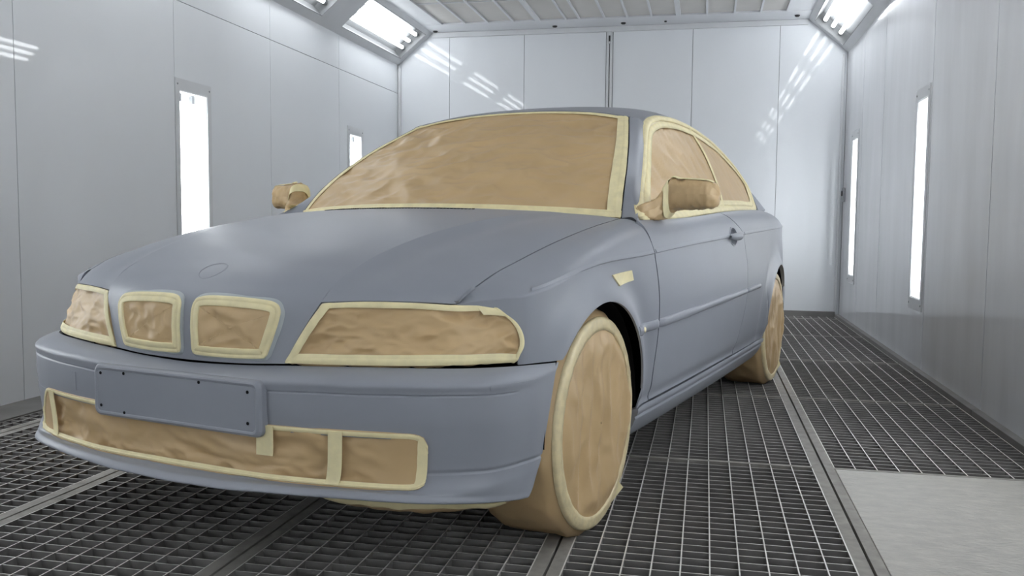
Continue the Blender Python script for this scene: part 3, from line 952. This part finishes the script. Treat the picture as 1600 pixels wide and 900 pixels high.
def fill_obj(name, Q, fmap, ma, parent, hgt, amp, scale, seed, rings=16):
    c = Q.mean(0); n = len(Q); V = [fmap(c[0], c[1], hgt)]; F = []
    for r in range(1, rings + 1):
        s = r / rings
        for a, b in c + (Q - c) * s:
            p = Vector((a * scale, b * scale, seed)); e = min(1, (1 - s) * 6)
            w = (1 - 2 * abs(noise.noise(p))) * .6 + noise.noise(p * 2.3) * .5 + (1 - 2 * abs(noise.noise(p * 3.1))) * .25
            V.append(fmap(a, b, hgt + amp * e * (w - .45)))
    for i in range(n): F.append((0, 1 + i, 1 + (i + 1) % n))
    for r in range(rings - 1):
        for i in range(n):
            a, b = 1 + r * n + i, 1 + r * n + (i + 1) % n
            F.append((a, a + n, b + n, b))
    return link(name, mesh(name, V, F, True), ma, parent)
for sgn in (1, -1):
    fm = lambda a, b, h: (nose_x(a, b) + h, a * sgn, b)
    k0 = offset_poly(kid, -.006)
    g = fill_obj('grille_paper', offset_poly(kid, .022), fm, M['paper'], car, .0085, .012, 9, 2.0 + sgn, 22)
    g['label'] = 'brown paper mask over the %s grille opening' % ('left' if sgn > 0 else 'right')
    ring_obj('grille_surround', [(offset_poly(kid, -.008), -.005), (offset_poly(kid, -.005), .003), (kid, .007), (offset_poly(kid, .004), .006)], fm, M['primed_tape'], g)
    ring_obj('tape_border', [(kid, .005), (offset_poly(kid, .0008), .0105), (offset_poly(kid, .002), .0118), (offset_poly(kid, .0095), .0118), (offset_poly(kid, .0105), .0108), (offset_poly(kid, .0115), .0132), (offset_poly(kid, .023), .0130), (offset_poly(kid, .0245), .0126), (offset_poly(kid, .0255), .008)], fm, M['tape'], g)

# ---- windshield
WSH = [
    [(-.374, 0, .921), (-.398, .25, .918), (-.468, .50, .909), (-.575, .694, .896)],
    [(-.535, 0, 1.022), (-.550, .245, 1.019), (-.598, .475, 1.006), (-.660, .672, .990)],
    [(-.735, 0, 1.143), (-.745, .225, 1.138), (-.765, .44, 1.118), (-.782, .640, 1.086)],
    [(-.955, 0, 1.257), (-.958, .205, 1.250), (-.962, .41, 1.225), (-.950, .586, 1.192)],
    [(-1.205, 0, 1.357), (-1.203, .18, 1.353), (-1.196, .36, 1.338), (-1.180, .506, 1.311)]]
WS = grid_surf([[mirrored(p) for p in r[:0:-1]] + list(r) for r in WSH], 100, 130)
WSF = Surf(WS)
wsp = grid_obj('windshield_paper', wrinkle(WS, .026, 3.6, 4.4, aniso=(.8, .8, 1.9), ridge=.75), M['paper'], car, .01)
wsp['label'] = 'brown paper over the windshield'
# sheet runs u: bottom->top, v: right->left, so 'l' is the bottom edge, 'r' the top, 'b' the car's right, 't' its left
tape('tape_strip', edge_strip(WSF, 'l', .052, .004, 80, seed=1), wsp)
tape('tape_strip', edge_strip(WSF, 'l', .024, .006, 80, inset=.028, seed=8), wsp)
tape('tape_strip', edge_strip(WSF, 'r', .022, .004, 80, seed=2), wsp)
tape('tape_strip', edge_strip(WSF, 'b', .030, .0045, 60, seed=3), wsp)
tape('tape_strip', edge_strip(WSF, 't', .058, .0045, 60, seed=4), wsp)
tape('tape_strip', edge_strip(WSF, 't', .028, .0065, 60, inset=.002, seed=5), wsp)
# black glass edge seal at each side
for sgn, e in ((1, 't'), (-1, 'b')):
    Q = edge_strip(WSF, e, .004, .002, 40)
    Q = Q + np.array([0, .0025 * sgn, .0005])
    grid_obj('windshield_seal', Q, M['dark'], wsp, .008)

# ---- A pillars, roof, C pillars
AP = grid_surf([
    [(-.574, .696, .897), (-.553, .738, .901), (-.495, .778, .889)],
    [(-.662, .675, .992), (-.668, .705, .989), (-.662, .731, .968)],
    [(-.784, .643, 1.088), (-.832, .664, 1.086), (-.856, .674, 1.070)],
    [(-.953, .590, 1.195), (-.990, .615, 1.190), (-.998, .632, 1.165)],
    [(-1.180, .510, 1.315), (-1.195, .540, 1.309), (-1.205, .562, 1.295)]], 60, 24)
RF = [
    [(-1.208, 0, 1.363), (-1.206, .19, 1.358), (-1.198, .36, 1.343), (-1.182, .508, 1.317), (-1.205, .560, 1.298)],
    [(-1.38, 0, 1.396), (-1.375, .19, 1.391), (-1.36, .36, 1.377), (-1.34, .47, 1.356), (-1.315, .546, 1.329)],
    [(-1.6, 0, 1.421), (-1.6, .19, 1.417), (-1.59, .36, 1.403), (-1.58, .46, 1.386), (-1.57, .528, 1.362)],
    [(-1.9, 0, 1.427), (-1.9, .19, 1.423), (-1.895, .36, 1.408), (-1.89, .455, 1.391), (-1.88, .522, 1.369)],
    [(-2.2, 0, 1.404), (-2.2, .19, 1.400), (-2.2, .36, 1.387), (-2.2, .455, 1.371), (-2.2, .526, 1.349)],
    [(-2.46, 0, 1.353), (-2.46, .19, 1.349), (-2.46, .36, 1.338), (-2.46, .46, 1.326), (-2.45, .540, 1.311)]]
RFF = grid_surf([[mirrored(p) for p in r[:0:-1]] + list(r) for r in RF], 70, 91)
roof = grid_obj('roof', RFF, M['primer'], car, .012, ref=(-1.7, 0, .6))
CP = grid_surf([
    [(-2.45, .540, 1.311), (-2.455, .50, 1.320), (-2.46, .46, 1.326)],
    [(-2.61, .560, 1.266), (-2.62, .53, 1.272), (-2.64, .48, 1.272)],
    [(-2.745, .585, 1.211), (-2.78, .55, 1.207), (-2.80, .51, 1.19)],
    [(-2.858, .634, 1.105), (-2.92, .618, 1.095), (-2.96, .55, 1.06)],
    [(-2.80, .692, 1.03), (-2.90, .680, 1.035), (-3.03, .58, 1.01)],
    [(-2.70, .745, .953), (-2.95, .732, .963), (-3.12, .61, .958)]], 44, 20)
for sgn in (1, -1):
    f = (lambda P: P) if sgn > 0 else mirrored
    grid_obj('a_pillar', f(AP), M['primer'], car, .02)
    grid_obj('c_pillar', f(CP), M['primer'], car, .02)
RW = grid_surf([[(x, -y, z), (x - .03, 0, z + dz), (x, y, z)] for x, y, z, dz in ((-2.46, .46, 1.326, .027), (-2.64, .48, 1.272, .03), (-2.80, .51, 1.19, .035), (-2.96, .55, 1.06, .035), (-3.10, .60, .962, .02))], 40, 40)
rwp = grid_obj('rear_window_paper', wrinkle(RW, .008, 6, 2.0), M['paper'], car, .01)
RWS = Surf(RW)
for e in 'lrbt': tape('tape_strip', edge_strip(RWS, e, .03, .004, 40), rwp)
TL = grid_surf([
    [(-3.08, -.625, .963), (-3.12, 0, .985), (-3.08, .625, .963)],
    [(-3.35, -.655, .958), (-3.42, 0, .995), (-3.35, .655, .958)],
    [(-3.60, -.60, .945), (-3.69, 0, .99), (-3.60, .60, .945)],
    [(-3.66, -.59, .85), (-3.74, 0, .87), (-3.66, .59, .85)],
    [(-3.68, -.60, .53), (-3.76, 0, .53), (-3.68, .60, .53)]], 40, 40)
grid_obj('trunk_lid', TL, M['primer'], car, .012)
rbr = [(-3.0, .835), (-3.2, .81), (-3.42, .755), (-3.60, .65), (-3.72, .45), (-3.775, .2), (-3.785, 0)]
RBC = [[(x, y - .03, .545) for x, y in rbr], [(x - .012, y, .53) for x, y in rbr], [(x - .012, y, .40) for x, y in rbr], [(x, y - .01, .30) for x, y in rbr], [(x + .05, y - .05, .21) for x, y in rbr]]
RBC = np.array(RBC); RBF = np.concatenate([RBC, mirrored(RBC[:, -2::-1])], axis=1)
grid_obj('rear_bumper', grid_surf(RBF, 30, 80), M['primer'], car, .012)

# ---- side windows
def GW(x, z):
    x, z = np.asarray(x, float), np.asarray(z, float)
    k = np.where(x > -1.5, .10 * np.clip((z - .86) / .18, .3, 1), .03)
    return .79 - .56 * (z - .9) - k * ((x + 1.5) / 1.2) ** 2
def on_glass(p): return (p[0], float(GW(p[0], p[1])), p[1])
dg_b = [(-.53, .899), (-.69, .900), (-1.069, .911), (-1.45, .930), (-1.80, .945)]
dg_t = [(-1.215, 1.286), (-1.302, 1.314), (-1.435, 1.339), (-1.568, 1.350), (-1.705, 1.357), (-1.85, 1.356), (-1.985, 1.348)]
dg_l = [(-.53, .899), (-.672, .967), (-.86, 1.066), (-1.001, 1.160), (-1.142, 1.250), (-1.215, 1.286)]
dg_r = [(-1.80, .945), (-1.92, 1.033), (-1.99, 1.112), (-2.045, 1.207), (-2.03, 1.28), (-1.985, 1.348)]
qg_b = [(-1.80, .945), (-2.1, .952), (-2.4, .957), (-2.64, .961)]
qg_t = [(-1.985, 1.348), (-2.2, 1.338), (-2.421, 1.307), (-2.601, 1.257), (-2.739, 1.203), (-2.82, 1.143)]
qg_r = [(-2.64, .961), (-2.77, 1.022), (-2.843, 1.09), (-2.82, 1.143)]
def glass(cb, ct, cl, crr):
    e = lambda c: [on_glass(p) for p in c]
    P = coons(e(cb), e(ct), e(cl), e(crr), 60, 50)
    P[..., 1] = GW(P[..., 0], P[..., 2])
    return P
DG = glass(dg_b, dg_t, dg_l, dg_r); QG = glass(qg_b, qg_t, dg_r, qg_r)
outline = smooth_poly([(-.548, .905), (-.582, .927), (-.668, .967), (-.86, 1.068), (-1.001, 1.162), (-1.142, 1.253), (-1.212, 1.289), (-1.302, 1.317), (-1.435, 1.342), (-1.568, 1.353), (-1.705, 1.361), (-1.88, 1.361), (-2.045, 1.355),
                       (-2.24, 1.337), (-2.421, 1.310), (-2.601, 1.260), (-2.739, 1.206), (-2.82, 1.144), (-2.847, 1.095), (-2.775, 1.022), (-2.65, .958), (-2.35, .953), (-2.05, .947), (-1.77, .940), (-1.40, .924), (-1.069, .908), (-.75, .896), (-.60, .893), (-.562, .8945)], 6)
for sgn in (1, -1):
    f = (lambda P: P) if sgn > 0 else mirrored
    side = 'left' if sgn > 0 else 'right'
    dgo = grid_obj('door_window_paper', wrinkle(f(DG), .016, 5.0, 1.0, aniso=(1.1, 1, .8)), M['paper'], car, .008)
    dgo['label'] = 'brown paper over the %s door window' % side
    qgo = grid_obj('rear_side_window_paper', wrinkle(f(QG), .006, 6.5, 3.0), M['paper'], car, .008)
    fm = lambda a, b, h: (a, (GW(a, b) + h) * sgn, b)
    o = lambda w: offset_poly(outline, w)
    ring_obj('tape_border', [(o(-.006), -.008), (o(-.004), .006), (o(.003), .012), (o(.011), .013), (o(.017), .008), (o(.019), .003)], fm, M['tape'], dgo)
    ring_obj('tape_border', [(o(.023), -.002), (o(.024), .005), (o(.036), .006), (o(.048), .005), (o(.049), .001)], fm, M['tape'], dgo)
    ring_obj('window_channel', [(o(.015), .002), (o(.028), .002)], fm, M['film'], dgo)
    Sd = Surf(f(DG))
    tape('tape_strip', edge_strip(Sd, 'r', .030, .007, 40, seed=2), dgo)
    tape('tape_strip', edge_strip(Sd, 'b', .034, .006, 40, a0=.0, a1=1.0, seed=3), dgo)
    tape('tape_strip', edge_strip(Sd, 'l', .045, .008, 40, a0=.0, a1=.95, seed=4), dgo)
    tape('tape_strip', edge_strip(Surf(f(QG)), 'b', .026, .006, 30, seed=4), qgo)

# ---- wrapped mirrors
MS = [(.748, -.600, .915, .030, .020), (.765, -.615, .920, .05, .028), (.79, -.655, .926, .058, .034), (.812, -.70, .945, .060, .048), (.826, -.730, .975, .060, .056),
      (.86, -.745, .982, .062, .053), (.90, -.750, .982, .062, .051), (.94, -.757, .981, .060, .049), (.966, -.764, .980, .050, .043), (.980, -.77, .979, .03, .028), (.985, -.772, .978, .004, .004)]
MA = herm([s[0] for s in MS], [s[1:] for s in MS])
def mirror_obj(sgn):
    n, k = 46, 40
    P = np.zeros((n, k, 3))
    for i, t in enumerate(np.linspace(0, 1, n)):
        y = .748 + .237 * t
        cx_, cz_, hx, hz = MA(np.array([y]))[0]
        for j in range(k):
            a = 2 * math.pi * j / (k - 1)
            ca, sa_ = math.cos(a), math.sin(a)
            e = .62
            P[i, j] = (cx_ + hx * math.copysign(abs(ca) ** e, ca), y, cz_ + hz * math.copysign(abs(sa_) ** e, sa_))
    if sgn < 0: P = mirrored(P)
    ref = P.mean((0, 1))
    base = P.copy()
    Q = wrinkle(P, .012, 20, 2.0 + sgn, ref=ref, edge=False, ridge=.8, bias=0.0)
    Q[:, -1] = Q[:, 0]
    o = grid_obj('mirror_paper', Q, M['paper'], car, 0, ref=ref)
    o['label'] = 'door mirror wrapped in brown paper'
    # tape bands: round the stalk, along the top of the shell
    Sf = Surf(base, ref)
    for (a, b) in ((.285, .335),):
        A, B_ = np.meshgrid(np.linspace(a, b, 4), np.linspace(0, 1, 40), indexing='ij')
        tape('tape_band', Sf(A, B_, .006), o, ref=ref)
    A, B_ = np.meshgrid(np.linspace(.36, .93, 24), np.linspace(.17, .23, 5) , indexing='ij')
    tape('tape_band', Sf(A, B_, .006), o, ref=ref)
    return o
mirror_obj(1); mirror_obj(-1)

# ---- wrapped wheels
def wheel(xa, sgn, seed, label):
    na = 120
    def rev(prof, amp, sc, mode=''):
        P = np.zeros((len(prof), na + 1, 3))
        for i, (r, y) in enumerate(prof):
            for j in range(na + 1):
                a = 2 * math.pi * j / na
                x, z = r * math.cos(a), r * math.sin(a)
                if y > .82:
                    fade = min(1.0, max(0.0, (.275 - r) / .05)) if mode == 'face' else 1.0
                    q = Vector((x * 13, z * 2.6, seed)); q2 = Vector((x * 6 + 3, z * 4.5, seed + 4))
                    w = amp * fade * ((1 - 2 * abs(noise.noise(q))) * .55 + noise.noise(q2) * .6 + .35 * (1 - 2 * abs(noise.noise(q2 * 2.3))))
                    if mode == '': w *= .15
                    if mode == 'ring': w = amp * noise.noise(Vector((x * 40, z * 40, seed)))
                    if mode == 'face' and r > .15:
                        w += .006 * fade * ((r - .15) / .14) * (1 - 2 * abs(noise.noise(Vector((math.cos(a) * 9, math.sin(a) * 9, seed + 2)))))
                    yv = y + w
                else:
                    yv = y
                    q = Vector((math.cos(a) * r * sc, math.sin(a) * r * sc, y * sc * 1.3 + seed))
                    w = amp * ((1 - 2 * abs(noise.noise(q))) * .6 + noise.noise(q * 2.1) * .5 + .3 * (1 - 2 * abs(noise.noise(q * 3.7))))
                    x, z = (r + w) * math.cos(a), (r + w) * math.sin(a)
                z = max(z, -AZ + .002)
                P[i, j] = (xa + x, yv, AZ + z)
        return P if sgn > 0 else mirrored(P)
    ref = (xa, sgn * .70, AZ)
    tread = [(.285, .8362), (.296, .832), (.305, .8201), (.312, .812), (.316, .798), (.317, .78), (.317, .755), (.317, .73), (.317, .705), (.317, .68), (.317, .655), (.315, .63), (.305, .605), (.28, .59), (.2, .585), (.01, .585)]
    w = grid_obj('wheel', rev(tread, .011, 9), M['paper'], car, 0, ref=ref)
    w['label'] = label
    face = [(.003 + .262 * k / 25, .836) for k in range(26)] + [(.272, .8355), (.285, .8335)]
    grid_obj('wheel_cover', rev(face, .020, 8, 'face'), M['paper'], w, 0, ref=ref)
    ring = [(.262, .834), (.263, .8432), (.272, .8432), (.284, .8425), (.294, .8405), (.300, .8365), (.301, .829)]
    grid_obj('tape_ring', rev(ring, .002, 26, 'ring'), M['film'], w, 0, ref=ref)
    # flap of paper sticking out behind the contact patch
    s = sgn
    V = [(xa - .13, s * .836, .045), (xa - .205, s * .848, .075), (xa - .165, s * .845, .105), (xa - .13, s * .80, .05), (xa - .195, s * .815, .078)]
    link('tape_flap', mesh('tape_flap', V, [(0, 1, 2), (0, 3, 4, 1), (1, 4, 2)]), M['tape'], w)
    # band of tape across the tread
    P = np.zeros((5, 16, 3))
    for i, a in enumerate(np.linspace(-.06, .06, 5)):
        for j, y in enumerate(np.linspace(.80, .60, 16)):
            P[i, j] = (xa + .3235 * math.cos(a), s * y, AZ + .3235 * math.sin(a))
    grid_obj('tape_band', P, M['tape'], w, .003, ref=ref)
wheel(0.0, 1, 0.0, 'front wheel wrapped in brown paper, the one facing the viewer')
wheel(-2.725, 1, 5.0, 'rear wheel wrapped in brown paper under the far arch')
wheel(0.0, -1, 9.0, 'front wheel wrapped in brown paper on the far side'); wheel(-2.725, -1, 13.0, 'rear wheel wrapped in brown paper on the far side')

# ---- small things on the sides
for sgn in (1, -1):
    f = (lambda P: P) if sgn > 0 else mirrored
    ps = PART_SIDE[sgn]
    U, Vv = np.meshgrid(np.linspace(0, 1, 8), np.linspace(0, 1, 5), indexing='ij')
    X = (-.085 * (1 - U) + -.245 * U) * (1 - Vv) + (-.125 * (1 - U) + -.262 * U) * Vv
    Z = (.731 * (1 - U) + .737 * U) * (1 - Vv) + (.697 * (1 - U) + .706 * U) * Vv
    so = grid_obj('side_indicator_tape', f(np.stack([X, Ylow(X, Z) + .004, Z], -1)), M['tape'], ps['fender'], .004)
    so['label'] = 'cream tape over the side indicator'
    P = np.zeros((8, 24, 3))
    for i in range(8):
        r = i / 7
        for j in range(24):
            a = 2 * math.pi * j / 23
            x = -.325 + .028 * r * math.cos(a); z = .548 + .0085 * r * math.sin(a)
            P[i, j] = (x, float(Ylow(x, z)) + .011 + .004 * math.sqrt(max(0, 1 - r * r)), z)
    grid_obj('strip_marker', f(P), M['tape'], ps['fender'], 0)
    # door handle in its oval recess
    def y_at(x, z):
        zc = float(ZCR(x))
        return float(Ylow(x, min(z, zc))) - max(0, z - zc) * .22
    for nm_, prof in (('handle_recess', [(0, -.026), (.3, -.025), (.6, -.021), (.85, -.012), (.95, -.005), (1.0, .0005), (1.05, .0022)]), ('recess_rim', [(1.0, .0005), (1.03, .0024), (1.10, .0024), (1.16, -.001)])):
        P = np.zeros((len(prof), 40, 3))
        for i, (r, dd) in enumerate(prof):
            r = max(r, .01)
            for j in range(40):
                a = 2 * math.pi * j / 39
                x = HX + .062 * r * math.cos(a); z = HZ + .037 * r * math.sin(a)
                P[i, j] = (x, y_at(x, z) + dd, z)
        grid_obj(nm_, f(P), M['primer'], ps['door'], 0)
    n = 24
    P = np.zeros((n, 14, 3))
    for i in range(n):
        t = i / (n - 1); x = -1.485 - .225 * t
        e = math.sin(math.pi * min(1, max(0, t * .94 + .03))) ** .35
        yb = float(Ylow(x, ZCR(x)))
        for j in range(14):
            a = 2 * math.pi * j / 13
            P[i, j] = (x, yb + .014 * e + .012 * e * math.cos(a) + .004, .826 + .0165 * e * math.sin(a))
    grid_obj('door_handle', f(P), M['primer'], ps['door'], 0, ref=(-1.6, sgn * .866, .826))

# paper hanging under the bumper corners
for sgn in (1, -1):
    P = np.zeros((30, 9, 3))
    for i in range(30):
        t = i / 29
        y = .44 + .345 * t
        x = float(np.interp(y, [.44, .5, .6, .69, .765, .80], [.735, .72, .68, .62, .535, .44]))
        zb = float(np.interp(y, [.44, .6, .69, .80], [.240, .236, .228, .205]))
        d_ = .040 * math.sin(math.pi * min(1, .10 + t * .86)) ** .45
        for j in range(9):
            q = j / 8
            P[i, j] = (x - .012 - .11 * q ** 1.4, y - .02 * q, zb + .004 - d_ * min(1, q * 2.2) + .007 * noise.noise(Vector((y * 24, q * 4, 1 + sgn))))
    P = P if sgn > 0 else mirrored(P)
    u_ = grid_obj('underbody_paper', P, M['paper'], car, .004, ref=(.2, 0, .4))
    tape('tape_strip', P[:, :3] + np.array([.004, 0, -.001]), u_, ref=(.2, 0, .4))

# dark underside and inner body
MB().box((-3.55, -.54, .19), (.45, .54, .30)).build('underbody', M['dark'], car)
MB().box((-2.34, -.75, .20), (-.40, .75, .335)).build('underbody', M['dark'], car)
for a_, b_ in (((-2.30, -.72, .34), (-.42, .72, .86)), ((-3.5, -.62, .34), (-3.12, .62, .86)), ((.40, -.42, .30), (.60, .42, .60))):
    MB().box(a_, b_).build('inner_body', M['dark'], car)
